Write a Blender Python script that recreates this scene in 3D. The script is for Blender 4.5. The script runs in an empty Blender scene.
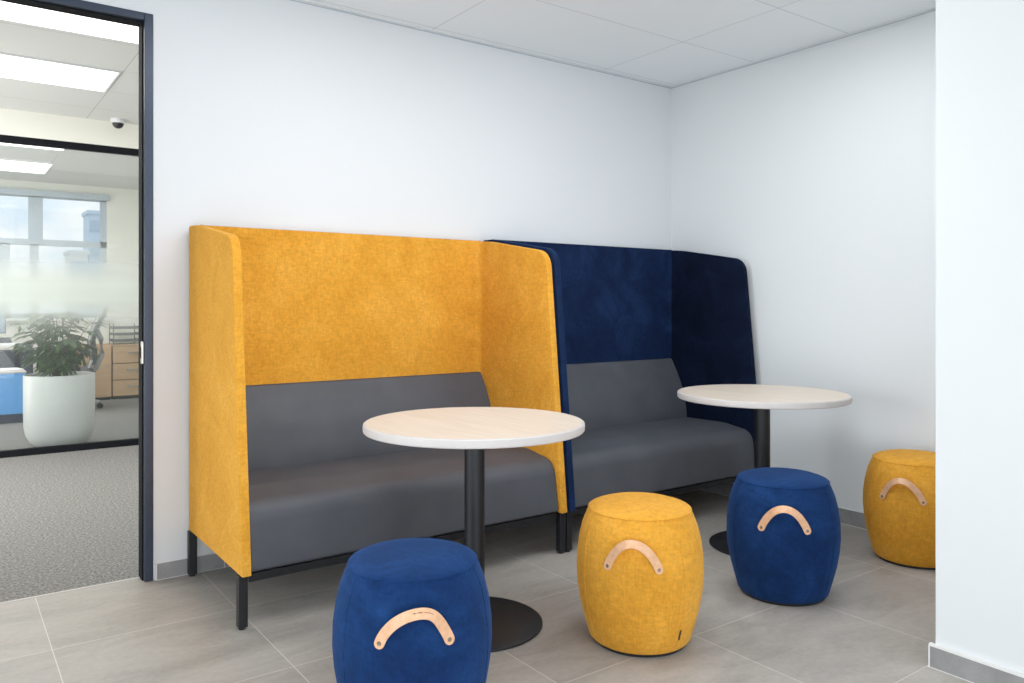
import bpy, bmesh, math, random
from mathutils import Vector, Matrix
random.seed(7)
scn = bpy.context.scene
C = scn.collection
PI = math.pi

# ------------------------------------------------------------------ materials
def srgb(r, g, b):
    f = lambda c: (c/12.92 if c <= .04045 else ((c+.055)/1.055)**2.4)
    return (f(r/255), f(g/255), f(b/255), 1.0)

def new_mat(name):
    m = bpy.data.materials.new(name); m.use_nodes = True
    nt = m.node_tree; nt.nodes.clear()
    out = nt.nodes.new('ShaderNodeOutputMaterial')
    b = nt.nodes.new('ShaderNodeBsdfPrincipled')
    nt.links.new(b.outputs[0], out.inputs[0])
    return m, nt, b, out

def node(nt, kind, **kw):
    n = nt.nodes.new(kind)
    for k, v in kw.items():
        if k in n.inputs: n.inputs[k].default_value = v
        else: setattr(n, k, v)
    return n

def coords(nt, scale=(1, 1, 1), loc=(0, 0, 0)):
    tc = nt.nodes.new('ShaderNodeTexCoord'); mp = nt.nodes.new('ShaderNodeMapping')
    mp.inputs['Scale'].default_value = scale; mp.inputs['Location'].default_value = loc
    nt.links.new(tc.outputs['Object'], mp.inputs[0])
    return mp.outputs[0]

def noise(nt, scale, detail=3, rough=.5, vec=None, stretch=(1, 1, 1), dist=0):
    n = nt.nodes.new('ShaderNodeTexNoise')
    n.inputs['Scale'].default_value = scale; n.inputs['Detail'].default_value = detail
    n.inputs['Roughness'].default_value = rough; n.inputs['Distortion'].default_value = dist
    nt.links.new(vec or coords(nt, stretch), n.inputs['Vector'])
    return n.outputs[0]

def ramp(nt, fac, stops):
    r = nt.nodes.new('ShaderNodeValToRGB'); e = r.color_ramp.elements
    while len(e) < len(stops): e.new(.5)
    for i, (p, c) in enumerate(stops): e[i].position = p; e[i].color = c
    nt.links.new(fac, r.inputs[0]); return r.outputs[0]

def mixc(nt, fac, a, b, mode='MIX'):
    m = nt.nodes.new('ShaderNodeMix'); m.data_type = 'RGBA'; m.blend_type = mode
    if isinstance(fac, (int, float)): m.inputs[0].default_value = fac
    else: nt.links.new(fac, m.inputs[0])
    for s, v in ((6, a), (7, b)):
        if isinstance(v, tuple): m.inputs[s].default_value = v
        else: nt.links.new(v, m.inputs[s])
    return m.outputs[2]

def bump(nt, b, h, strength=.2, dist=.01):
    n = nt.nodes.new('ShaderNodeBump'); n.inputs['Strength'].default_value = strength
    n.inputs['Distance'].default_value = dist
    nt.links.new(h, n.inputs['Height']); nt.links.new(n.outputs[0], b.inputs['Normal'])

def plain(name, col, rough=.5, metal=0, spec=.5, var=.06, scale=30):
    m, nt, b, _ = new_mat(name)
    lo = tuple(c*(1-var) for c in col[:3])+(1,); hi = tuple(min(1, c*(1+var)) for c in col[:3])+(1,)
    nt.links.new(ramp(nt, noise(nt, scale), [(.3, lo), (.7, hi)]), b.inputs['Base Color'])
    b.inputs['Roughness'].default_value = rough; b.inputs['Metallic'].default_value = metal
    b.inputs['Specular IOR Level'].default_value = spec
    return m

def velvet(name, dark, mid, light, sheen_col, sheen=.5, contrast=.5):
    m, nt, b, _ = new_mat(name)
    big = noise(nt, 5, 6, .68, dist=.7)                      # brushed pile patches
    weave = noise(nt, 1, 4, .7, stretch=(120, 120, 38))      # vertical chenille streaks
    wv2 = noise(nt, 1, 4, .7, stretch=(40, 40, 110))
    col = ramp(nt, big, [(.28, dark), (.5, mid), (.74, light)])
    w = node(nt, 'ShaderNodeMath', operation='ADD'); nt.links.new(weave, w.inputs[0]); nt.links.new(wv2, w.inputs[1])
    wr = ramp(nt, w.outputs[0], [(.0, (0, 0, 0, 1)), (1, (1, 1, 1, 1))])
    mr = node(nt, 'ShaderNodeMapRange'); nt.links.new(w.outputs[0], mr.inputs[0])
    mr.inputs[1].default_value = .6; mr.inputs[2].default_value = 1.4
    g = ramp(nt, mr.outputs[0], [(0, (1-contrast*.5,)*3+(1,)), (1, (1+contrast*.35,)*3+(1,))])
    col = mixc(nt, 1.0, col, g, 'MULTIPLY')
    nt.links.new(col, b.inputs['Base Color'])
    b.inputs['Roughness'].default_value = .95; b.inputs['Specular IOR Level'].default_value = .1
    b.inputs['Sheen Weight'].default_value = sheen; b.inputs['Sheen Roughness'].default_value = .45
    b.inputs['Sheen Tint'].default_value = sheen_col
    bump(nt, b, mr.outputs[0], .25, .004)
    return m

M = {}
M['yellow'] = velvet('mustard_velvet', srgb(214, 143, 42), srgb(226, 156, 50), srgb(237, 169, 64), srgb(255, 210, 120), .3, .6)
M['navy'] = velvet('navy_velvet', srgb(10, 22, 48), srgb(16, 32, 64), srgb(24, 44, 82), srgb(70, 110, 175), .22, .6)
M['navy_shaded'] = velvet('navy_velvet_shaded', srgb(6, 13, 30), srgb(9, 18, 38), srgb(14, 26, 50), srgb(50, 80, 130), .12, .5)  # same navy velvet, darkened to paint in the shade on the right panel
M['navy_stool'] = velvet('bright_navy_velvet', srgb(10, 30, 68), srgb(15, 42, 87), srgb(26, 60, 114), srgb(80, 125, 195), .3, .6)

def vinyl():
    m, nt, b, _ = new_mat('charcoal_vinyl')
    n = noise(nt, 420, 2)
    nt.links.new(ramp(nt, noise(nt, 6), [(.3, srgb(66, 69, 76)), (.7, srgb(74, 77, 84))]), b.inputs['Base Color'])
    b.inputs['Roughness'].default_value = .56; b.inputs['Specular IOR Level'].default_value = .4
    bump(nt, b, n, .12, .002); return m
M['vinyl'] = vinyl()

M['black_metal'] = plain('black_powder_coat', srgb(16, 18, 23), .5, 0, .4)
M['frame_metal'] = plain('dark_anodised_frame', srgb(50, 60, 78), .32, .35, .5)
M['frame_black'] = plain('black_frame', srgb(17, 19, 24), .8, 0, .12)
M['plastic_black'] = plain('black_plastic', srgb(24, 25, 28), .5)
M['steel'] = plain('brushed_steel', srgb(190, 190, 186), .3, .9)
M['brass'] = plain('dull_rivet', srgb(150, 130, 110), .35, .8)
M['edge'] = plain('pale_edge_band', srgb(205, 199, 196), .45, 0, .4, .02)
M['white_paint'] = plain('white_gloss', srgb(225, 228, 230), .5, 0, .4, .02)
M['white_trim'] = plain('white_sealant', srgb(232, 232, 230), .6, 0, .3, .02)

def wood(name, a, bb, rough=.45, st=(60, 4, 4)):
    m, nt, b, _ = new_mat(name)
    n = noise(nt, 1, 5, .62, stretch=st, dist=.8)
    nt.links.new(ramp(nt, n, [(.3, a), (.7, bb)]), b.inputs['Base Color'])
    b.inputs['Roughness'].default_value = rough; return m
M['maple'] = wood('pale_maple', srgb(216, 199, 180), srgb(229, 215, 199), .42, (26, 2.2, 4))
M['oak'] = wood('light_oak', srgb(186, 150, 112), srgb(205, 172, 136), .5, (5, 5, 60))
M['oak_dark'] = plain('oak_shadow_gap', srgb(120, 90, 64), .7)

def leather():
    m, nt, b, _ = new_mat('tan_leather')
    nt.links.new(ramp(nt, noise(nt, 60, 4, .6), [(.3, srgb(222, 164, 122)), (.7, srgb(238, 188, 148))]), b.inputs['Base Color'])
    b.inputs['Roughness'].default_value = .5; return m
M['leather'] = leather()
M['stamp'] = plain('stamped_brown', srgb(105, 66, 40), .7)
M['label'] = plain('dark_label', srgb(60, 44, 20), .8)

def wall_mat(name, c, s=.015):
    m, nt, b, _ = new_mat(name)
    lo = tuple(x*(1-s) for x in c[:3])+(1,)
    nt.links.new(ramp(nt, noise(nt, 1.4, 2), [(.35, lo), (.65, c)]), b.inputs['Base Color'])
    b.inputs['Roughness'].default_value = .75; b.inputs['Specular IOR Level'].default_value = .25
    bump(nt, b, noise(nt, 260, 2), .04, .002); return m
M['wall'] = wall_mat('white_wall_paint', (.755, .782, .808, 1))
M['wall_cream'] = wall_mat('cream_office_paint', (.86, .86, .78, 1))
M['wall_right'] = wall_mat('white_wall_paint_cool', (.765, .80, .82, 1))

def tile_floor():
    m, nt, b, _ = new_mat('grey_porcelain_tiles')
    tc = nt.nodes.new('ShaderNodeTexCoord')
    mp = node(nt, 'ShaderNodeMapping', Location=(-.922+6.15, -3.067+5.97*2, 0)); nt.links.new(tc.outputs['Object'], mp.inputs[0])
    br = nt.nodes.new('ShaderNodeTexBrick'); nt.links.new(mp.outputs[0], br.inputs['Vector'])
    br.offset = 0; br.squash = 1
    for k, v in dict(Scale=1.0, **{'Brick Width': .615, 'Row Height': .597, 'Mortar Size': .0016, 'Mortar Smooth': .3, 'Bias': 0.0}).items():
        br.inputs[k].default_value = v
    br.inputs['Color1'].default_value = (.92, .92, .92, 1); br.inputs['Color2'].default_value = (1.06, 1.06, 1.06, 1)
    br.inputs['Mortar'].default_value = (1, 1, 1, 1)
    cloud = noise(nt, 1, 6, .62, stretch=(2.2, 5.5, 1), dist=1.2)
    fine = noise(nt, 45, 4, .6)
    base = ramp(nt, cloud, [(.26, srgb(140, 136, 129)), (.5, srgb(166, 161, 154)), (.74, srgb(185, 180, 173))])
    base = mixc(nt, .25, base, ramp(nt, fine, [(.3, srgb(140, 134, 126)), (.7, srgb(182, 177, 170))]))
    base = mixc(nt, 1.0, base, br.outputs['Color'], 'MULTIPLY')
    col = mixc(nt, br.outputs['Fac'], base, srgb(212, 206, 196))
    nt.links.new(col, b.inputs['Base Color'])
    rr = node(nt, 'ShaderNodeMapRange'); nt.links.new(cloud, rr.inputs[0]); rr.inputs[3].default_value = .36; rr.inputs[4].default_value = .52
    nt.links.new(rr.outputs[0], b.inputs['Roughness']); b.inputs['Specular IOR Level'].default_value = .42
    bump(nt, b, fine, .04, .003); return m
M['tile'] = tile_floor()

def skirting_mat():
    m, nt, b, _ = new_mat('grey_tile_skirting')
    tc = coords(nt)
    n = noise(nt, 9, 5, .65, dist=.8)
    base = ramp(nt, n, [(.3, srgb(128, 128, 130)), (.7, srgb(152, 152, 152))])
    nt.links.new(base, b.inputs['Base Color']); b.inputs['Roughness'].default_value = .45; return m
M['skirt'] = skirting_mat()

def carpet():
    m, nt, b, _ = new_mat('speckled_grey_carpet')
    n = noise(nt, 85, 4, .8)
    n2 = noise(nt, 60, 2, .6)
    c = ramp(nt, n, [(.36, srgb(68, 68, 68)), (.5, srgb(126, 125, 123)), (.66, srgb(186, 185, 182))])
    c = mixc(nt, .3, c, ramp(nt, n2, [(.35, srgb(100, 99, 97)), (.65, srgb(150, 149, 146))]))
    nt.links.new(c, b.inputs['Base Color']); b.inputs['Roughness'].default_value = .95
    b.inputs['Specular IOR Level'].default_value = .1
    bump(nt, b, n, .5, .006); return m
M['carpet'] = carpet()

def ceiling_mat(name, w, h, x0, y0, col, line, offset=0):
    m, nt, b, _ = new_mat(name)
    tc = nt.nodes.new('ShaderNodeTexCoord')
    mp = node(nt, 'ShaderNodeMapping', Location=(-x0+w*10, -y0+h*20, 0)); nt.links.new(tc.outputs['Object'], mp.inputs[0])
    br = nt.nodes.new('ShaderNodeTexBrick'); nt.links.new(mp.outputs[0], br.inputs['Vector'])
    br.offset = offset; br.squash = 1
    for k, v in {'Scale': 1.0, 'Brick Width': w, 'Row Height': h, 'Mortar Size': .003, 'Mortar Smooth': .4, 'Bias': 0.0}.items():
        br.inputs[k].default_value = v
    c = tuple(col[:3])
    br.inputs['Color1'].default_value = tuple(x*.97 for x in c)+(1,); br.inputs['Color2'].default_value = col
    br.inputs['Mortar'].default_value = line
    nt.links.new(br.outputs['Color'], b.inputs['Base Color']); b.inputs['Roughness'].default_value = .85
    b.inputs['Specular IOR Level'].default_value = .2
    bump(nt, b, noise(nt, 350, 2), .08, .002); return m
M['ceil'] = ceiling_mat('suspended_ceiling_tiles', 1.2, .603, .87, 2.93, (.90, .945, .98, 1), (.58, .62, .65, 1))
M['ceil2'] = ceiling_mat('office_ceiling_tiles', 1.2, .585, .95, 5.54, (.74, .75, .73, 1), (.42, .43, .42, 1))

def emis(name, col, s):
    m, nt, b, _ = new_mat(name)
    b.inputs['Base Color'].default_value = col
    b.inputs['Emission Color'].default_value = col; b.inputs['Emission Strength'].default_value = s
    return m
M['diffuser'] = emis('light_diffuser', (1, .97, .92, 1), 3.2)

def glass_mat(name, frost=False):
    m = bpy.data.materials.new(name); m.use_nodes = True
    nt = m.node_tree; nt.nodes.clear()
    out = nt.nodes.new('ShaderNodeOutputMaterial')
    tr = node(nt, 'ShaderNodeBsdfTransparent', Color=(.955, .97, .975, 1))
    gl = node(nt, 'ShaderNodeBsdfGlossy', Roughness=.02)
    fr = node(nt, 'ShaderNodeFresnel', IOR=1.3)
    mx = nt.nodes.new('ShaderNodeMixShader')
    nt.links.new(fr.outputs[0], mx.inputs[0]); nt.links.new(tr.outputs[0], mx.inputs[1]); nt.links.new(gl.outputs[0], mx.inputs[2])
    last = mx
    if frost:                                         # gradient frosted film, densest at eye level of a seated person
        tc = nt.nodes.new('ShaderNodeTexCoord'); sp = nt.nodes.new('ShaderNodeSeparateXYZ')
        nt.links.new(tc.outputs['Object'], sp.inputs[0])
        mr = node(nt, 'ShaderNodeMapRange'); nt.links.new(sp.outputs['Z'], mr.inputs[0])
        mr.inputs[1].default_value = .5; mr.inputs[2].default_value = 2.0
        fac = ramp(nt, mr.outputs[0], [(0, (.03,)*3+(1,)), (.2, (.05,)*3+(1,)), (.3, (.12,)*3+(1,)), (.367, (.27,)*3+(1,)), (.42, (.52,)*3+(1,)), (.467, (.76,)*3+(1,)), (.553, (.78,)*3+(1,)), (.613, (.5,)*3+(1,)), (.68, (.25,)*3+(1,)), (.8, (.08,)*3+(1,))])
        df = node(nt, 'ShaderNodeBsdfDiffuse', Color=(.74, .785, .745, 1))
        tl = node(nt, 'ShaderNodeBsdfTranslucent', Color=(.74, .785, .745, 1))
        m2 = node(nt, 'ShaderNodeMixShader'); m2.inputs[0].default_value = .5
        nt.links.new(df.outputs[0], m2.inputs[1]); nt.links.new(tl.outputs[0], m2.inputs[2])
        m3 = nt.nodes.new('ShaderNodeMixShader'); nt.links.new(fac, m3.inputs[0])
        nt.links.new(mx.outputs[0], m3.inputs[1]); nt.links.new(m2.outputs[0], m3.inputs[2]); last = m3
    nt.links.new(last.outputs[0], out.inputs[0]); return m
M['glass'] = glass_mat('clear_glass'); M['frosted'] = glass_mat('gradient_frosted_glass', True)

M['pot'] = plain('white_glazed_pot', srgb(240, 243, 238), .35, 0, .5, .02)
M['soil'] = plain('potting_soil', srgb(58, 46, 36), .95, 0, .1, .3, 90)
def leafmat():
    m, nt, b, _ = new_mat('leaf_green')
    nt.links.new(ramp(nt, noise(nt, 14, 3), [(.3, srgb(44, 76, 40)), (.55, srgb(76, 112, 60)), (.75, srgb(122, 152, 96))]), b.inputs['Base Color'])
    b.inputs['Roughness'].default_value = .4; return m
M['leaf'] = leafmat()
M['stem'] = plain('plant_stem', srgb(82, 84, 52), .7)
M['chair_grey'] = plain('chair_grey_plastic', srgb(168, 172, 172), .45)
M['mesh_grey'] = plain('dark_grey_mesh', srgb(74, 78, 82), .8)
M['blue'] = plain('bright_blue_laminate', srgb(84, 156, 224), .4)
M['navy_plastic'] = plain('dark_blue_plastic', srgb(34, 44, 66), .5)
M['desk'] = plain('desk_laminate', srgb(200, 192, 186), .5)
M['paper'] = plain('paper', srgb(238, 240, 242), .8)
M['red'] = plain('coral_paper', srgb(224, 150, 120), .8)
M['screen'] = plain('monitor_blue_grey', srgb(120, 140, 158), .4)
M['sill'] = plain('white_sill', srgb(236, 240, 242), .4)
M['win_frame'] = plain('grey_window_frame', srgb(176, 190, 204), .5)
M['tower'] = plain('blue_glass_tower', srgb(190, 212, 232), .6)
M['concrete'] = plain('pale_concrete', srgb(222, 224, 226), .8)
M['asphalt'] = plain('distant_ground', srgb(150, 158, 160), .9)
M['pane_dark'] = plain('distant_windows', srgb(165, 190, 212), .4)

# ------------------------------------------------------------------ helpers
def link(name, me, mat, parent=None, smooth=False, bevel=0, seg=3):
    o = bpy.data.objects.new(name, me); C.objects.link(o)
    if mat: me.materials.append(M[mat] if isinstance(mat, str) else mat)
    if smooth:
        for p in me.polygons: p.use_smooth = True
        try: me.set_sharp_from_angle(angle=math.radians(38))
        except Exception: pass
    if bevel:
        b = o.modifiers.new('bevel', 'BEVEL'); b.width = bevel; b.segments = seg; b.limit_method = 'ANGLE'; b.angle_limit = math.radians(50)
        b.harden_normals = False
        for p in me.polygons: p.use_smooth = True
        w = o.modifiers.new('wn', 'WEIGHTED_NORMAL'); w.keep_sharp = True
    if parent: o.parent = parent
    return o

def mesh(name, bm):
    bmesh.ops.recalc_face_normals(bm, faces=bm.faces)
    me = bpy.data.meshes.new(name); bm.to_mesh(me); bm.free(); return me

def add_box(bm, x0, x1, y0, y1, z0, z1):
    v = [bm.verts.new(p) for p in ((x0,y0,z0),(x1,y0,z0),(x1,y1,z0),(x0,y1,z0),(x0,y0,z1),(x1,y0,z1),(x1,y1,z1),(x0,y1,z1))]
    for f in ((0,3,2,1),(4,5,6,7),(0,1,5,4),(1,2,6,5),(2,3,7,6),(3,0,4,7)): bm.faces.new([v[i] for i in f])

def box(name, b, mat, parent=None, bevel=0, seg=2):
    bm = bmesh.new(); add_box(bm, *b); return link(name, mesh(name, bm), mat, parent, bevel=bevel, seg=seg)

def boxes(name, bs, mat, parent=None, bevel=0, seg=2):
    bm = bmesh.new()
    for b in bs: add_box(bm, *b)
    return link(name, mesh(name, bm), mat, parent, bevel=bevel, seg=seg)

def add_lathe(bm, prof, n=64, c=(0, 0)):
    rings = []
    for r, z in prof:
        if r < 1e-6: rings.append([bm.verts.new((c[0], c[1], z))])
        else: rings.append([bm.verts.new((c[0]+r*math.cos(2*PI*i/n), c[1]+r*math.sin(2*PI*i/n), z)) for i in range(n)])
    for a, b in zip(rings, rings[1:]):
        for i in range(n):
            j = (i+1) % n
            if len(a) == 1 and len(b) == 1: continue
            if len(a) == 1: bm.faces.new((a[0], b[j], b[i]))
            elif len(b) == 1: bm.faces.new((a[i], a[j], b[0]))
            else: bm.faces.new((a[i], a[j], b[j], b[i]))

def lathe(name, prof, mat, parent=None, n=64, c=(0, 0)):
    bm = bmesh.new(); add_lathe(bm, prof, n, c); return link(name, mesh(name, bm), mat, parent, smooth=True)

def add_tube(bm, pts, r, n=8, closed_ends=True):
    pts = [Vector(p) for p in pts]; rs = r if isinstance(r, (list, tuple)) else [r]*len(pts)
    rings = []
    for i, p in enumerate(pts):
        t = (pts[min(i+1, len(pts)-1)]-pts[max(i-1, 0)]).normalized()
        a = t.cross(Vector((0, 0, 1)))
        if a.length < .05: a = t.cross(Vector((0, 1, 0)))
        a.normalize(); b = t.cross(a)
        rings.append([bm.verts.new(p+rs[i]*(math.cos(2*PI*k/n)*a+math.sin(2*PI*k/n)*b)) for k in range(n)])
    for a, b in zip(rings, rings[1:]):
        for k in range(n): bm.faces.new((a[k], a[(k+1)%n], b[(k+1)%n], b[k]))
    if closed_ends: bm.faces.new(rings[0]); bm.faces.new(list(reversed(rings[-1])))

def tube(name, pts, r, mat, parent=None, n=10):
    bm = bmesh.new(); add_tube(bm, pts, r, n); return link(name, mesh(name, bm), mat, parent, smooth=True)

def add_prism_x(bm, prof, x0, x1):          # prof: list of (y, z)
    a = [bm.verts.new((x0, y, z)) for y, z in prof]; b = [bm.verts.new((x1, y, z)) for y, z in prof]
    n = len(prof)
    bm.faces.new(a); bm.faces.new(list(reversed(b)))
    for i in range(n): bm.faces.new((a[i], b[i], b[(i+1)%n], a[(i+1)%n]))

def round_poly(pts, radii, seg=8):
    out = []; n = len(pts)
    for i in range(n):
        p = Vector(pts[i]); r = radii[i]
        if r <= 0: out.append(tuple(p)); continue
        a = (Vector(pts[i-1])-p).normalized(); b = (Vector(pts[(i+1)%n])-p).normalized()
        ang = a.angle(b); d = r/math.tan(ang/2)
        c = p+(a+b).normalized()*(r/math.sin(ang/2))
        s = p+a*d; e = p+b*d
        u = (s-c); v = (e-c); th = u.angle(v)
        for k in range(seg+1):
            t = k/seg
            out.append(tuple(c+(u*math.sin((1-t)*th)+v*math.sin(t*th))/math.sin(th)))
    return out

def empty(name, loc, label, cat, group=None, rz=0):
    o = bpy.data.objects.new(name, None); C.objects.link(o); o.location = loc; o.rotation_euler = (0, 0, rz)
    o.empty_display_size = .1
    tag(o, label, cat, group); return o
def tag(o, label, cat, group=None):
    o['label'] = label; o['category'] = cat
    if group: o['group'] = group
    return o
def struct(o):
    o['kind'] = 'structure'; return o
def setloc(o, loc):                           # move origin of a free mesh to its base, keep geometry in place
    o.data.transform(Matrix.Translation(-Vector(loc))); o.location = loc; return o

# ------------------------------------------------------------------ room constants
YB = 3.592          # back wall face
XW = 3.896          # right wall face
HC = 2.593          # main ceiling
XJ, ZJ = .731, 2.392   # door opening edge, top
OC = 2.655          # office ceilings
YG = 7.15           # glass partition
YE = 11.15          # office far wall
T = .09             # wall thickness

struct(box('floor', (-3.2, XW+.1, -3.6, YB+.066, -.1, 0), 'tile'))
struct(box('floor_carpet', (-3.2, 4.2, YB+.074, YE+.15, -.1, 0), 'carpet'))
struct(box('trim_1', (-3.2, XJ-.04, YB+.064, YB+.076, -.05, .002), 'edge'))
struct(box('ceiling', (-3.2, XW+.1, -3.6, YB, HC, HC+.06), 'ceil'))
struct(box('ceiling_office', (-3.2, 4.2, YB+T, YE+.15, OC, OC+.08), 'ceil2'))
# back wall with the door opening
struct(boxes('wall_back', [(XJ, XW+.1, YB, YB+T, 0, 2.75), (-1.35, XJ, YB, YB+T, ZJ, 2.75), (-3.2, -1.35, YB, YB+T, 0, 2.75)], 'wall'))
struct(box('wall_right', (XW, XW+.1, -3.6, YB, 0, HC), 'wall_right'))
struct(box('wall_left', (-3.3, -3.2, -3.6, YB+T, 0, 2.75), 'wall'))  # unseen wall, added to shut out sky light and even the room
struct(box('wall_pillar', (2.592, XW, -3.6, 1.256, 0, HC), 'wall_right'))
# skirtings with white top joints
def skirting(name, b, top):
    o = struct(box(name, b, 'skirt')); struct(box('top_joint', top, 'white_trim', o)); return o
sk = skirting('baseboard_back', (XJ+.012, XW, YB-.009, YB, 0, .068), (XJ+.012, XW, YB-.008, YB, .068, .072))
struct(box('end_joint', (XJ+.006, XJ+.012, YB-.010, YB, 0, .072), 'white_trim', sk))
for x in (1.02, 1.635, 2.25, 2.865, 3.48): struct(box('tile_joint', (x, x+.003, YB-.0094, YB-.008, 0, .068), 'white_trim', sk))
struct(box('floor_joint', (XJ+.012, XW, YB-.013, YB-.009, 0, .001), 'white_trim', sk))
sk = skirting('baseboard_right', (XW-.009, XW, 1.256, YB-.009, 0, .08), (XW-.008, XW, 1.256, YB-.009, .08, .083))
struct(box('floor_joint', (XW-.012, XW-.009, 1.256, YB-.009, 0, .001), 'white_trim', sk))
sk = skirting('baseboard_pillar', (2.578, 2.592, -3.6, 1.27, 0, .068), (2.577, 2.592, -3.6, 1.271, .068, .075))
struct(box('end_joint', (2.5765, 2.582, 1.2675, 1.2715, 0, .07), 'white_trim', sk))
struct(box('end_tile', (2.592, 3.9, 1.256, 1.270, 0, .068), 'skirt', sk))
struct(box('floor_joint', (2.574, 2.578, -3.6, 1.274, 0, .001), 'white_trim', sk))
# ceiling edge trims
tr = struct(boxes('trim_2', [(-3.2, XW, YB-.024, YB, HC-.004, HC), (XW-.024, XW, 1.256, YB-.024, HC-.004, HC)], 'white_paint'))
struct(boxes('shadow_gap', [(-3.2, XW, YB-.003, YB, HC-.008, HC-.004), (XW-.003, XW, 1.256, YB, HC-.008, HC-.004)], 'win_frame', tr))

# door frame in the back wall
df = struct(boxes('door_1', [(XJ-.036, XJ-.002, YB-.006, YB+.02, 0, ZJ-.002), (-1.35, XJ-.036, YB-.006, YB+.02, ZJ-.032, ZJ-.002)], 'frame_metal', bevel=.002))
struct(boxes('jamb', [(XJ-.041, XJ, YB+.02, YB+T, 0, ZJ), (-1.35, XJ-.041, YB+.02, YB+T, ZJ-.037, ZJ)], 'frame_black', df))
sp = struct(box('strike_plate', (XJ-.0475, XJ-.036, YB-.004, YB+.018, .915, 1.01), 'steel', df, bevel=.004))
struct(box('latch_slot', (XJ-.0485, XJ-.045, YB+.002, YB+.012, .94, .985), 'frame_black', sp))

# office side walls
struct(box('wall_corridor', (-3.2, -3.1, YB+T, YE, 0, OC), 'wall_cream'))
struct(box('wall_office_right', (3.3, 3.4, YB+T, YE, 0, OC), 'wall_cream'))
# glazed partition
struct(box('trim_3', (-3.1, 3.3, YG-.03, YG+.05, 2.455, OC), 'wall_cream'))
wp = struct(boxes('window_1', [(-3.1, 3.3, YG-.03, YG+.03, 0, .05), (-3.1, 3.3, YG-.03, YG+.03, 2.402, 2.455), (2.2, 2.25, YG-.03, YG+.03, .05, 2.402), (-1.2, -1.15, YG-.03, YG+.03, .05, 2.402)], 'frame_black'))
struct(box('pane', (-3.1, 3.3, YG-.004, YG+.004, .05, 2.402), 'frosted', wp))
# far wall with the outside window
WX0, WX1, WZ0, WZ1 = -2.2, 1.72, 1.0, 2.53
struct(boxes('wall_far', [(-3.2, WX0, YE, YE+.15, 0, OC), (WX1, 3.4, YE, YE+.15, 0, OC), (WX0, WX1, YE, YE+.15, 0, WZ0), (WX0, WX1, YE, YE+.15, WZ1, OC)], 'wall_cream'))
y0, y1 = YE+.03, YE+.09
w2 = struct(boxes('window_2', [(WX0, WX1, y0, y1, WZ0, WZ0+.06), (WX0, WX1, y0, y1, WZ1-.06, WZ1), (WX1-.07, WX1, y0, y1, WZ0, WZ1), (WX0, WX0+.07, y0, y1, WZ0, WZ1),
     (WX0, WX1, y0, y1, 1.885, 1.96), (.87, 1.02, y0, y1, 1.96, WZ1), (.885, .975, y0, y1, WZ0, 1.9), (.58, .68, y0, y1, WZ0, 1.9), (-.4, -.3, y0, y1, WZ0, WZ1), (-1.4, -1.3, y0, y1, WZ0, WZ1)], 'win_frame'))
struct(box('pane', (WX0, WX1, YE+.058, YE+.062, WZ0, WZ1), 'glass', w2))
struct(box('sill', (WX0-.03, WX1+.03, YE-.06, YE+.03, WZ0-.03, WZ0), 'sill', w2))
struct(box('blind_cassette', (WX0, WX1+.02, YE-.05, YE+.0, WZ1-.05, WZ1+.02), 'win_frame', w2))

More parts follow.
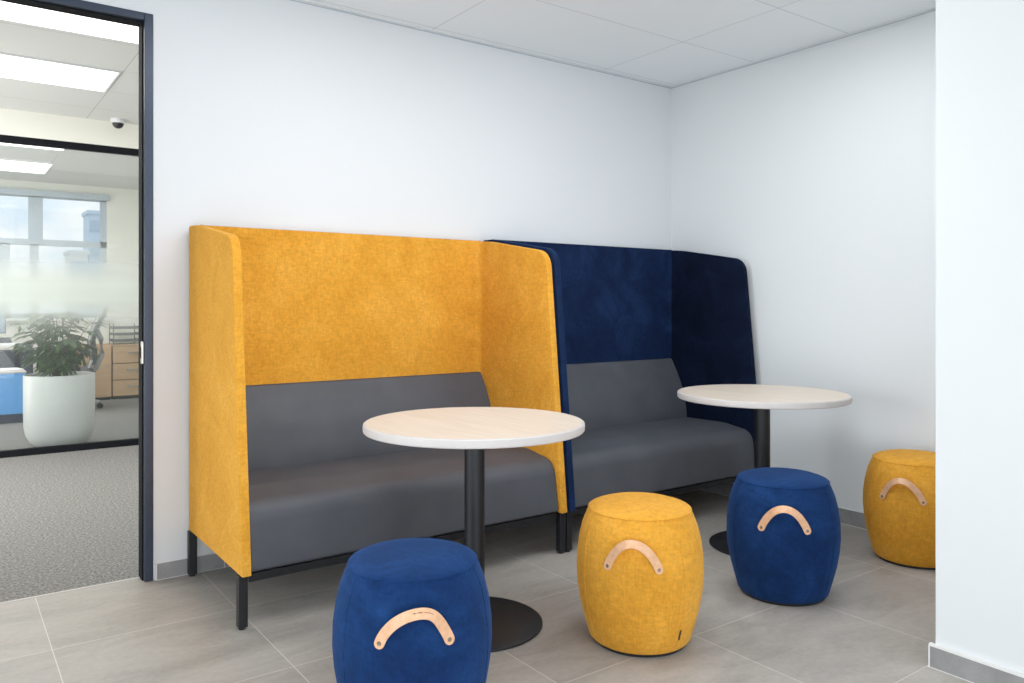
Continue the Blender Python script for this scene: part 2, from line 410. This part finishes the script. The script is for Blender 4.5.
# ------------------------------------------------------------------ benches
def make_bench(x, W, fabric, label, dz=0, rc=.03):
    t = empty('high_back_bench', (x, YB, 0), label, 'bench', 'high-back booth benches along the back wall')
    L = lambda y: y-YB                       # local y
    th = .034; yb = 3.568; yi = 3.523
    # side panels: leaning front edge, rounded top corner
    prof = round_poly([(L(yb), .195), (L(yb), 1.503+dz), (L(3.45), 1.499+dz), (L(2.952), 1.418+dz), (L(2.828), .195)], [0, .014, .8, .095, .004], 9)
    for x0 in (0, W-th):
        bm = bmesh.new(); add_prism_x(bm, prof, x0, x0+th)
        s = link('side_panel', mesh('side_panel', bm), 'navy_shaded' if fabric == 'navy' and x0 else fabric, t, bevel=.012, seg=3)
    # back panel with soft coved inner corners
    pts = [(th-.002, L(yb)), (th-.002, L(yi-rc-.004))]
    for k in range(7):
        a = PI/2*k/6; pts.append((th+rc-rc*math.cos(a), L(yi-rc)+rc*math.sin(a)))
    for k in range(7):
        a = PI/2*(1-k/6); pts.append((W-th-rc+rc*math.cos(a), L(yi-rc)+rc*math.sin(a)))
    pts += [(W-th+.002, L(yi-rc-.004)), (W-th+.002, L(yb))]
    bm = bmesh.new()
    zt = lambda y: 1.50
    a = [bm.verts.new((px, py, .24)) for px, py in pts]; b = [bm.verts.new((px, py, (1.506 if py > L(yi-.02) else 1.498)+dz)) for px, py in pts]
    bm.faces.new(a); bm.faces.new(list(reversed(b)))
    for i in range(len(pts)): bm.faces.new((a[i], a[(i+1)%len(pts)], b[(i+1)%len(pts)], b[i]))
    link('back_panel', mesh('back_panel', bm), fabric, t, bevel=.012, seg=3)
    # back cushion
    g = .004
    prof = round_poly([(L(yi-.002), .22), (L(yi-.002), .808+dz), (L(3.500), .806+dz), (L(3.452), .735), (L(3.406), .64), (L(3.380), .53), (L(3.37), .43), (L(3.375), .22)], [0, .004, .02, .18, .3, .3, 0, 0], 6)
    bm = bmesh.new(); add_prism_x(bm, prof, th+g, W-th-g)
    link('back_cushion', mesh('back_cushion', bm), 'vinyl', t, bevel=.006)
    # seat
    prof = round_poly([(L(3.40), .20), (L(3.40), .458), (L(3.08), .462), (L(2.880), .432), (L(2.846), .21), (L(2.852), .20)], [0, .01, .3, .085, .01, 0], 8)
    bm = bmesh.new(); add_prism_x(bm, prof, th+g, W-th-g)
    link('seat_cushion', mesh('seat_cushion', bm), 'vinyl', t, bevel=.006)
    # steel frame: front and rear rails and four legs
    q = .033
    for yy in (2.862, 3.538):
        box('rail', (q+.001, W-q-.001, L(yy), L(yy+q), .163, .193), 'black_metal', t, bevel=.002)
    for yy in (2.848, 3.538):
        for xx in (-.006, W-q+.005):
            l = box('leg', (xx, xx+q, L(yy), L(yy+q), .009, .193), 'black_metal', t, bevel=.002)
            lathe('foot_glide', [(0, 0), (.012, 0), (.013, .003), (.013, .010), (0, .010)], 'plastic_black', l, 16, (xx+q/2, L(yy)+q/2))
    return t
make_bench(.868, 1.502, 'yellow', 'mustard yellow velvet high-back bench with charcoal seat, nearer the glass door opening')
make_bench(.868+1.502+.018, 1.454, 'navy', 'navy blue velvet high-back bench with charcoal seat, in the corner by the right wall', .012, .016)

# ------------------------------------------------------------------ tables
def make_table(x, y, label):
    t = empty('round_table', (x, y, 0), label, 'table', 'round pedestal tables in front of the benches')
    lathe('base_plate', [(0, 0), (.244, 0), (.248, .003), (.248, .009), (.244, .012), (.04, .0135), (0, .0135)], 'black_metal', t, 96)
    lathe('column', [(0, .012), (.037, .012), (.037, .70), (.06, .702), (.06, .711), (0, .711)], 'black_metal', t, 40)
    top = lathe('tabletop', [(0, .711), (.390, .711), (.3925, .714), (.3925, .7385), (.391, .7405), (0, .7405)], 'maple', t, 128)
    lathe('edge_band', [(.392, .7105), (.397, .7105), (.4005, .714), (.4015, .728), (.4, .7375), (.396, .7405), (.3905, .7408), (.3905, .735)], 'edge', top, 128)
    return t
make_table(1.579, 2.412, 'round pale wood table on a black pedestal standing before the yellow bench')
make_table(3.215, 2.378, 'round pale wood table on a black pedestal standing before the navy bench')

# ------------------------------------------------------------------ stools
SPROF = [(.150, .011), (.166, .012), (.174, .02), (.190, .075), (.203, .125), (.2125, .18), (.217, .235), (.2155, .29), (.208, .345), (.197, .39), (.183, .425), (.177, .437), (.1745, .4425)]
def sr(z):
    for (r0, z0), (r1, z1) in zip(SPROF[2:], SPROF[3:]):
        if z0 <= z <= z1: return r0+(r1-r0)*(z-z0)/(z1-z0)
    return .2
def strap(parent, phi, skew=0, tilt=0, bulge=.03, span=.77, h=.082, z0=.30, stamp=False, sharp=1.0):
    N = 40; pts = []
    for i in range(N+1):
        t = i/N
        ts = t+skew*math.sin(PI*t)**2*.5
        s = math.sin(PI*t)
        a = phi+(ts-.5)*span
        z = z0+h*s**.8-tilt*(t-.5)
        r = sr(z)+.003+bulge*s**1.6
        pts.append(Vector((r*math.cos(a), r*math.sin(a), z)))
    bm = bmesh.new(); top = []; bot = []
    def frame(i):
        p = pts[i]; T_ = (pts[min(i+1, N)]-pts[max(i-1, 0)]).normalized()
        s = math.sin(PI*i/N)
        n = Vector((p.x, p.y, 0)).normalized()+Vector((0, 0, .75*s))
        n = (n-T_*n.dot(T_)).normalized(); w = T_.cross(n).normalized(); return p, T_, n, w
    cols = []
    for i in range(N+1):
        p, T_, n, w = frame(i); cols.append((p, n, w, .0135))
    # rounded ends past the rivets
    p, T_, n, w = frame(0); head = [(p-T_*.0135*math.sin(k*PI/10), n, w, .0135*math.cos(k*PI/10)) for k in (4.6, 4, 3, 2, 1)]
    p, T_, n, w = frame(N); tail = [(p+T_*.0135*math.sin(k*PI/10), n, w, .0135*math.cos(k*PI/10)) for k in (1, 2, 3, 4, 4.6)]
    cols = head+cols+tail; th = .0035; rings = []
    for p, n, w, hw in cols:
        rings.append([bm.verts.new(p+w*hw), bm.verts.new(p+w*hw+n*th), bm.verts.new(p-w*hw+n*th), bm.verts.new(p-w*hw)])
    for a, b in zip(rings, rings[1:]):
        for k in range(4): bm.faces.new((a[k], a[(k+1)%4], b[(k+1)%4], b[k]))
    bm.faces.new(rings[0]); bm.faces.new(list(reversed(rings[-1])))
    o = link('handle', mesh('handle', bm), 'leather', parent, smooth=True)
    for i in (0, N):
        p, T_, n, w = frame(i)
        bm = bmesh.new(); add_lathe(bm, [(0, .001), (.0058, .001), (.0058, .0045), (.0045, .006), (.003, .0055), (.0026, .004), (0, .004)], 18)
        rot = Matrix((w, T_, n)).transposed().to_4x4()
        bmesh.ops.transform(bm, matrix=Matrix.Translation(p)@rot, verts=bm.verts)
        link('rivet', mesh('rivet', bm), 'brass', o, smooth=True)
    if stamp:                                 # small blurred maker's stamp pressed into the leather
        bm = bmesh.new()
        i0 = int(N*.44); u = 0
        def dash(i, wd, off, hgt):
            p, T_, n, w = frame(i)
            c = p+n*(th+.0004)+w*off
            vs = [bm.verts.new(c+T_*a*wd+w*b*hgt) for a, b in ((-1,-1),(1,-1),(1,1),(-1,1))]; bm.faces.new(vs)
        for i, wd, hgt in ((17, .0022, .0017), (18, .0012, .0012), (19, .0026, .0012), (20, .0024, .0011), (22, .003, .0006), (23, .003, .0006), (24, .003, .0006), (25, .003, .0006), (26, .003, .0006)):
            dash(i, wd, -.002, hgt)
        link('stamp', mesh('stamp', bm), 'stamp', o)
    return o

def make_stool(x, y, fabric, label, face, care_tag=None, seams=(), **kw):
    t = empty('barrel_stool', (x, y, 0), label, 'stool', 'velvet barrel stools with tan leather handles'); t.scale = (1.012, 1.012, 1.03)
    lathe('base_ring', [(0, 0), (.158, 0), (.161, .003), (.165, .012), (0, .012)], 'plastic_black', t, 72)
    b = lathe('body', [(0, .011)]+SPROF+[(0, .443)], fabric, t, 96)
    lathe('seat_pad', [(0, .438), (.172, .438), (.1755, .4415), (.1758, .4445), (.1742, .447), (.1705, .450), (.162, .454), (.135, .4625), (.09, .4665), (.04, .4685), (0, .469)], fabric, t, 96)
    bm = bmesh.new(); k = 96; add_tube(bm, [(.1758*math.cos(2*PI*i/k), .1758*math.sin(2*PI*i/k), .4435) for i in range(k+1)], .0017, 8)
    link('piping', mesh('piping', bm), fabric, b, smooth=True)
    for a in seams:                           # vertical panel seams
        bm = bmesh.new()
        add_tube(bm, [((r+.0004)*math.cos(a), (r+.0004)*math.sin(a), z) for r, z in SPROF[2:-1]], .0011, 6)
        link('seam', mesh('seam', bm), fabric, b, smooth=True)
    strap(t, face, **kw)
    if care_tag is not None:
        a = care_tag; bm = bmesh.new(); z = .055; rows = []
        for k, hw in enumerate((.002, .0045, .0055, .0055, .0045, .002)):
            zz = z+k*.007; r = sr(zz)+.001; c = Vector((math.cos(a), math.sin(a), 0)); s = Vector((-c.y, c.x, 0))
            p = c*r+Vector((0, 0, zz))
            rows.append([bm.verts.new(p-s*hw), bm.verts.new(p+c*.004+s*0), bm.verts.new(p+s*hw)])
        for u, v in zip(rows, rows[1:]):
            for k in range(2): bm.faces.new((u[k], u[k+1], v[k+1], v[k]))
        bm.faces.new(rows[0]); bm.faces.new(list(reversed(rows[-1])))
        link('fabric_tag', mesh('fabric_tag', bm), 'label', t)
    return t
SA, CA = math.sin(.627078), math.cos(.627078)
def at(px, d):                                # floor point at image column px (camera at origin) and depth d
    u = (px-512)/789.487; return (d*(SA+u*CA), d*(CA-u*SA))
def facing(p, off=0):                         # angle pointing back to the camera, plus an offset
    return math.atan2(-p[1], -p[0])+off
p = at(413, 2.195)
make_stool(*p, 'navy_stool', 'navy velvet barrel stool in front, before the round table by the yellow bench', facing(p, .02), skew=.16, bulge=.035, tilt=.0, seams=(facing(p, 1.15), facing(p, -.95)), stamp=True, h=.08, z0=.305, span=.82)
p = at(639.5, 2.765)
make_stool(*p, 'yellow', 'bright yellow velvet barrel stool between the two navy stools, with a small dark tag', facing(p, -.10), tilt=.0, bulge=.03, care_tag=facing(p, .75), seams=(facing(p, .72), facing(p, -1.0)))
p = at(782.5, 3.205)
make_stool(*p, 'navy_stool', 'darker navy velvet barrel stool standing beside the table by the navy bench', facing(p, .03), tilt=-.0, bulge=.03, seams=(facing(p, 1.0), facing(p, -1.0)), h=.08)
p = at(915, 3.625)
make_stool(*p, 'yellow', 'mustard velvet barrel stool at the right wall, partly hidden behind the white pillar', facing(p, -.24), bulge=.03, seams=(facing(p, -1.0),))

# ------------------------------------------------------------------ office and corridor contents
def ceiling_light(x0, x1, ya, yb_, label):
    t = empty('ceiling_light', ((x0+x1)/2, (ya+yb_)/2, OC), label, 'ceiling light', 'flat panel lights in the office ceiling')
    w, d = (x1-x0)/2, (yb_-ya)/2
    boxes('light_frame', [(-w, w, -d, -d+.012, -.012, 0), (-w, w, d-.012, d, -.012, 0), (-w, -w+.012, -d+.012, d-.012, -.012, 0), (w-.012, w, -d+.012, d-.012, -.012, 0)], 'white_paint', t)
    box('diffuser', (-w+.012, w-.012, -d+.012, d-.012, -.009, 0), 'diffuser', t)
ceiling_light(-.28, .935, 4.30, 4.88, 'bright ceiling panel light nearest the door frame header')
ceiling_light(-.28, .935, 5.54, 6.12, 'bright ceiling panel light in the corridor, second from the door')
ceiling_light(-.24, .97, 8.12, 8.70, 'ceiling panel light behind the glass partition, nearer the glass')
ceiling_light(-.24, .97, 9.58, 10.36, 'ceiling panel light behind the glass partition, nearer the outside window')

t = empty('security_camera', (1.16, 7.0, OC), 'small white dome security camera with black lens on the ceiling', 'security camera')
lathe('housing', [(0, 0), (.056, 0), (.056, -.018), (.05, -.030), (.045, -.033), (0, -.033)], 'white_paint', t, 36)
lathe('dome', [(.043, -.031)]+[(.043*math.cos(a), -.031-.044*math.sin(a)) for a in (.3, .6, .9, 1.2)]+[(0, -.075)], 'plastic_black', t, 32)

# potted plant
px_, py_ = .802, 7.478
t = empty('potted_plant', (px_, py_, 0), 'leafy green plant in a round white pot behind the glass partition', 'plant')
lathe('pot', [(0, 0), (.13, 0), (.175, .012), (.215, .045), (.243, .10), (.256, .17), (.259, .3), (.260, .585), (.257, .592), (.252, .592), (.246, .585), (.243, .53), (0, .53)], 'pot', t, 72)
lathe('soil', [(0, .56), (.10, .558), (.243, .55), (.2435, .531), (0, .531)], 'soil', t, 40)
rng = random.Random(11)
bs, bl = bmesh.new(), bmesh.new()
def leaf(base, d, ln, wd):
    d = d.normalized(); side = d.cross(Vector((0, 0, 1)))
    if side.length < .1: side = Vector((1, 0, 0))
    side.normalize(); up = side.cross(d).normalized()
    rows = []; n = 6
    for k in range(n+1):
        u = k/n; w = wd*math.sin(PI*min(1, u*.93+.05))**.8*(1 if u < .98 else .2)
        c = base+d*ln*u+Vector((0, 0, -.35*ln*u*u))
        rows.append([bl.verts.new(c-side*w+up*w*.35), bl.verts.new(c), bl.verts.new(c+side*w+up*w*.35)])
    for a, b in zip(rows, rows[1:]):
        for k in range(2): bl.faces.new((a[k], a[k+1], b[k+1], b[k]))
for k in range(34):
    a = rng.uniform(0, 2*PI); out = rng.uniform(.03, .25); top = rng.uniform(.72, 1.10)-.3*max(0, out-.16)
    b0 = Vector((rng.uniform(-.07, .07), rng.uniform(-.07, .07), .55))
    b2 = Vector((math.cos(a)*out, math.sin(a)*out*.8, top)); b1 = Vector((b2.x*.35, b2.y*.35, .55+(top-.55)*.6))
    pts = [b0*(1-u)**2+b1*2*u*(1-u)+b2*u*u for u in [i/6 for i in range(7)]]
    add_tube(bs, pts, [.006-.0006*i for i in range(7)], 6)
    for j in range(2, 7):
        for s in range(2 if j < 6 else 4):
            aa = a+rng.uniform(-1.5, 1.5)
            leaf(pts[j], Vector((math.cos(aa), math.sin(aa), rng.uniform(-.25, .35))), rng.uniform(.11, .18), rng.uniform(.018, .029))
link('stems', mesh('stems', bs), 'stem', t, smooth=True)
link('foliage', mesh('foliage', bl), 'leaf', t, smooth=True)

# storage units by the far wall
YP = 10.68
t = empty('drawer_pedestal', (1.71, YP, 0), 'light oak pedestal with three drawers beside the office chair', 'cabinet')
box('carcass', (0, .42, .02, .46, .035, .672), 'oak_dark', t, bevel=.003)
box('top_panel', (-.002, .422, -.004, .462, .655, .6735), 'oak', t, bevel=.002)
box('plinth', (.01, .41, .04, .44, 0, .036), 'plastic_black', t)
for z0, z1 in ((.045, .232), (.244, .436), (.448, .650)):
    d = box('drawer', (.004, .416, 0, .02, z0, z1), 'oak', t, bevel=.002)
    zz = z1-.075
    tube('handle', [(.17, .0, zz), (.17, -.022, zz), (.30, -.022, zz), (.30, 0, zz)], .009, 'steel', d, 8)
t = empty('oak_cupboard', (1.20, YP, 0), 'light oak cupboard with a lock, behind the office chair', 'cabinet')
box('carcass', (0, .50, .02, .46, .035, .672), 'oak', t, bevel=.003)
box('plinth', (.01, .49, .04, .44, 0, .036), 'plastic_black', t)
d = box('door', (.004, .496, 0, .02, .045, .650), 'oak', t, bevel=.002)
bm = bmesh.new(); add_tube(bm, [(.44, 0, .42), (.44, -.006, .42)], .012, 14); link('lock', mesh('lock', bm), 'steel', d, smooth=True)
t = empty('letter_tray', (1.72, YP+.06, .673), 'dark three-tier wire letter tray on the drawer pedestal', 'letter tray')
for xx in (.012, .30):
    for yy in (.012, .30): tube('post', [(xx, yy, 0), (xx, yy, .255)], .006, 'plastic_black', t, 8)
for z in (.03, .11, .19):
    boxes('tray', [(.01, .302, .01, .302, z, z+.006), (.01, .302, .01, .016, z+.006, z+.035), (.01, .016, .016, .302, z+.006, z+.035), (.296, .302, .016, .302, z+.006, z+.035)], 'mesh_grey', t)

# office chair, seen from the side
t = empty('office_chair', (1.165, 9.9, 0), 'grey high-back office swivel chair in front of the oak cupboard', 'chair', rz=-.25)
for k in range(5):
    a = .25+k*2*PI/5; c, s = math.cos(a), math.sin(a)
    tube('base_leg', [(0, 0, .13), (c*.15, s*.15, .11), (c*.29, s*.29, .075)], [.026, .022, .016], 'chair_grey', t)
    bm = bmesh.new(); 
    for off in (-.018, .018):
        q = Vector((c*.29, s*.29, .03)); n = Vector((-s, c, 0))
        add_tube(bm, [q+n*(off-.009), q+n*(off+.009)], .03, 16)
    add_tube(bm, [(c*.29, s*.29, .03), (c*.29, s*.29, .085)], .008, 8)
    link('castor', mesh('castor', bm), 'plastic_black', t, smooth=True)
tube('gas_lift', [(0, 0, .11), (0, 0, .40)], .028, 'plastic_black', t, 16)
prof = round_poly([(-.24, .40), (-.24, .47), (.23, .46), (.23, .39)], [.03, .03, .03, .03], 5)
bm = bmesh.new()
a = [bm.verts.new((x, -.24, z)) for x, z in prof]; b = [bm.verts.new((x, .24, z)) for x, z in prof]
bm.faces.new(a); bm.faces.new(b[::-1])
for i in range(len(prof)): bm.faces.new((a[i], b[i], b[(i+1)%len(prof)], a[(i+1)%len(prof)]))
link('seat', mesh('seat', bm), 'mesh_grey', t, bevel=.02)
bp = [(.20, .48), (.225, .56), (.215, .66), (.20, .76), (.23, .88), (.285, 1.01), (.34, 1.13)]
bm = bmesh.new(); rows = []
for x, z in bp:
    hw = .23 if z < 1.1 else .19
    rows.append([bm.verts.new((x-.035*(1-(k/4-1)**2), hw*(k/4-1), z)) for k in range(9)] + [bm.verts.new((x+.02-.035*(1-(k/4-1)**2), hw*(k/4-1), z)) for k in range(8, -1, -1)])
for u, v in zip(rows, rows[1:]):
    for k in range(18): bm.faces.new((u[k], u[(k+1)%18], v[(k+1)%18], v[k]))
bm.faces.new(rows[0]); bm.faces.new(rows[-1][::-1])
link('backrest', mesh('backrest', bm), 'mesh_grey', t, smooth=True)
bm = bmesh.new()
for s in (-1, 1):
    add_tube(bm, [(x+.01, s*(.235 if z < 1.1 else .195), z) for x, z in bp], .016, 8)
add_tube(bm, [(.345, y, 1.13) for y in (-.19, -.1, 0, .1, .19)], .016, 8)
add_tube(bm, [(.25, 0, .90), (.30, 0, .78), (.31, 0, .62), (.25, 0, .46), (.08, 0, .39)], .03, 10)
link('back_frame', mesh('back_frame', bm), 'chair_grey', t, smooth=True)
for s in (-1, 1):
    tube('armrest', [(.12, s*.24, .43), (.10, s*.29, .50), (.06, s*.29, .66), (-.12, s*.29, .67)], [.016, .016, .02, .02], 'plastic_black', t)

# desk zone on the left of the office
t = empty('desk', (-1.1, 9.95, 0), 'pale office desk with a dark blue end leg, left of the potted plant', 'desk')
box('desk_top', (0, 1.98, 0, .75, .685, .712), 'desk', t, bevel=.003)
box('leg', (1.84, 1.92, .03, .72, 0, .685), 'navy_plastic', t, bevel=.004)
box('leg', (.05, .13, .03, .72, 0, .685), 'navy_plastic', t, bevel=.004)
box('modesty_panel', (.13, 1.84, .6, .62, .3, .685), 'navy_plastic', t)
t = empty('storage_unit', (-.53, 9.15, 0), 'low bright blue storage unit left of the white plant pot', 'cabinet')
box('carcass', (0, 1.22, 0, .45, .09, .49), 'blue', t, bevel=.004)
box('plinth', (.01, 1.21, .01, .44, 0, .09), 'navy_plastic', t)
box('lid', (-.005, 1.225, -.005, .455, .491, .505), 'desk', t, bevel=.002)
def sheet_stack(x, y, z, w, d, h, rz, mat, label, name='paper_stack'):
    o = boxes(name, [(-w/2+.004*math.sin(k*2.3), w/2+.004*math.sin(k*2.3), -d/2+.003*math.cos(k*1.7), d/2+.003*math.cos(k*1.7), k*h/4, (k+1)*h/4) for k in range(4)], mat)
    o.location = (x, y, z); o.rotation_euler[2] = rz; tag(o, label, 'papers'); return o
sheet_stack(.50, 9.33, .505, .3, .22, .02, .1, 'paper', 'white paper stack on the low blue storage unit')
sheet_stack(.62, 10.2, .712, .3, .21, .03, .3, 'paper', 'white paper stack near the desk end, beside the plant leaves')
sheet_stack(.28, 10.12, .712, .21, .28, .012, -.3, 'red', 'coral coloured papers lying on the desk')
t = empty('desk_phone', (.56, 10.45, .712), 'dark desk phone standing behind the papers on the desk', 'phone')
prof = [(-.09, 0), (-.09, .03), (.08, .085), (.09, .0)]
bm = bmesh.new(); add_prism_x(bm, prof, -.09, .09); link('phone_body', mesh('phone_body', bm), 'plastic_black', t, bevel=.006)
bm = bmesh.new(); add_tube(bm, [(-.06, -.08, .062), (-.06, -.05, .085), (-.06, .03, .112), (-.06, .075, .105)], [.024, .016, .016, .024], 10); link('handset', mesh('handset', bm), 'plastic_black', t, smooth=True)
t = empty('monitor', (.33, 10.5, .712), 'blue-grey computer monitor on the desk, veiled by frosted glass', 'monitor')
box('monitor_foot', (-.12, .12, -.08, .08, 0, .012), 'plastic_black', t, bevel=.003)
tube('monitor_neck', [(0, .02, .01), (0, .02, .2)], .016, 'plastic_black', t)
s = box('monitor_body', (-.27, .27, -.012, .02, .13, .46), 'plastic_black', t, bevel=.005)
box('screen', (-.26, .26, -.016, -.012, .14, .45), 'screen', s)

# ------------------------------------------------------------------ outside the window
def tower(x0, x1, y, z1, mat, label, floors, cols):
    w = x1-x0
    t = empty('distant_building', (x0, y, -8), label, 'building', 'buildings far beyond the office window')
    box('facade', (0, w, 0, 2.5, 0, z1+8), mat, t)
    hh = (z1+8)/floors
    for f in range(floors):
        if hh*(f+.75)-8 > -1: box('window_band', (w*.06, w*.94, -.05, 0, hh*(f+.3), hh*(f+.75)), 'pane_dark', t)
    box('roof_slab', (-.1, w+.1, -.1, 2.6, z1+8, z1+8.25), mat, t)
tower(8.15, 9.1, 60, 7.3, 'tower', 'tall pale blue building far outside, at the right of the window', 9, 3)
tower(6.85, 7.9, 58.5, 4.45, 'concrete', 'white building far outside, left of the tall blue one', 7, 2)
tower(-6, 4.0, 72, 4.6, 'concrete', 'wide pale building far outside, at the left of the window', 7, 12)
struct(box('ground_outside', (-60, 60, YE+2, 110, -8.3, -8), 'asphalt'))

# ------------------------------------------------------------------ world: bright sky with soft cloud
w = bpy.data.worlds.new('World'); scn.world = w; w.use_nodes = True
nt = w.node_tree; nt.nodes.clear()
out = nt.nodes.new('ShaderNodeOutputWorld'); bg = nt.nodes.new('ShaderNodeBackground')
tc = nt.nodes.new('ShaderNodeTexCoord'); mp = node(nt, 'ShaderNodeMapping', Scale=(1, 1, 2.6)); nt.links.new(tc.outputs['Generated'], mp.inputs[0])
n = nt.nodes.new('ShaderNodeTexNoise'); n.inputs['Scale'].default_value = 7; n.inputs['Detail'].default_value = 6; nt.links.new(mp.outputs[0], n.inputs[0])
c = ramp(nt, n.outputs[0], [(.38, srgb(214, 232, 247)), (.54, srgb(250, 252, 254))])
nt.links.new(c, bg.inputs[0]); bg.inputs[1].default_value = 1.2
nt.links.new(bg.outputs[0], out.inputs[0])

def area(name, loc, target, sx, sy, power, col=(1, 1, 1), spread=180):
    l = bpy.data.lights.new(name, 'AREA'); l.shape = 'RECTANGLE'; l.size = sx; l.size_y = sy; l.energy = power; l.color = col
    l.spread = math.radians(spread)
    o = bpy.data.objects.new(name, l); C.objects.link(o); o.location = loc
    o.rotation_euler = (Vector(target)-Vector(loc)).to_track_quat('-Z', 'Y').to_euler(); return o
area('window_light_rear', (1.1, -2.9, 1.4), (2.5, 3.0, 1.1), 4.2, 2.2, 51, (.92, .96, 1))
area('window_light_side', (-2.9, 2.3, 1.05), (3.9, 2.2, .65), 1.6, 1.4, 7, (.88, .955, 1), 45)
area('floor_bounce', (.0, 0, .12), (1.5, 1.9, 2.6), 2.6, 2.0, 66, (.94, .98, 1))
area('alcove_fill_front', (1.45, 2.2, 2.57), (1.45, 2.2, 0), 1.2, 1.0, 21, (.985, .99, 1))  # added overhead fill to brighten the bench alcove, no fitting there
area('alcove_fill_right', (2.9, 2.0, 2.57), (2.9, 2.0, 0), .7, .7, 11, (.97, .985, 1))  # added fill above the frame, lifts the dark right corner
area('corridor_panel', (.3, 5.4, 2.6), (.3, 5.4, 0), 3.0, 1.5, 44, (1, .98, .94))
area('corridor_bounce', (-1.4, 5.4, .12), (-.6, 5.6, 2.6), 2.6, 2.6, 34, (1, .985, .95))
area('corridor_fill', (-1.6, 5.6, 1.3), (.9, 7.6, .3), 1.6, 1.6, 72, (1, .985, .96))  # added fill without a real source, brightens the plant pot
area('office_panel', (.3, 9.2, 2.6), (.3, 9.2, 0), 3.0, 1.6, 42, (1, .98, .94))
area('office_bounce', (-1.8, 8.6, .9), (.8, 9.4, 2.2), 2.0, 1.6, 45, (1, .985, .95))

# ------------------------------------------------------------------ camera
cam = bpy.data.cameras.new('camera'); co = bpy.data.objects.new('camera', cam); C.objects.link(co)
co.location = (0, 0, 1.165)
co.rotation_euler = (PI/2, 0, -.627078)
cam.sensor_width = 36; cam.lens = 36*789.487/1024
cam.shift_y = -(341.5-304.58)/1024
cam.clip_start = .05; cam.clip_end = 300
scn.camera = co
scn.view_settings.view_transform = 'Standard'; scn.view_settings.look = 'None'
scn.view_settings.exposure = 0; scn.view_settings.gamma = 1.12
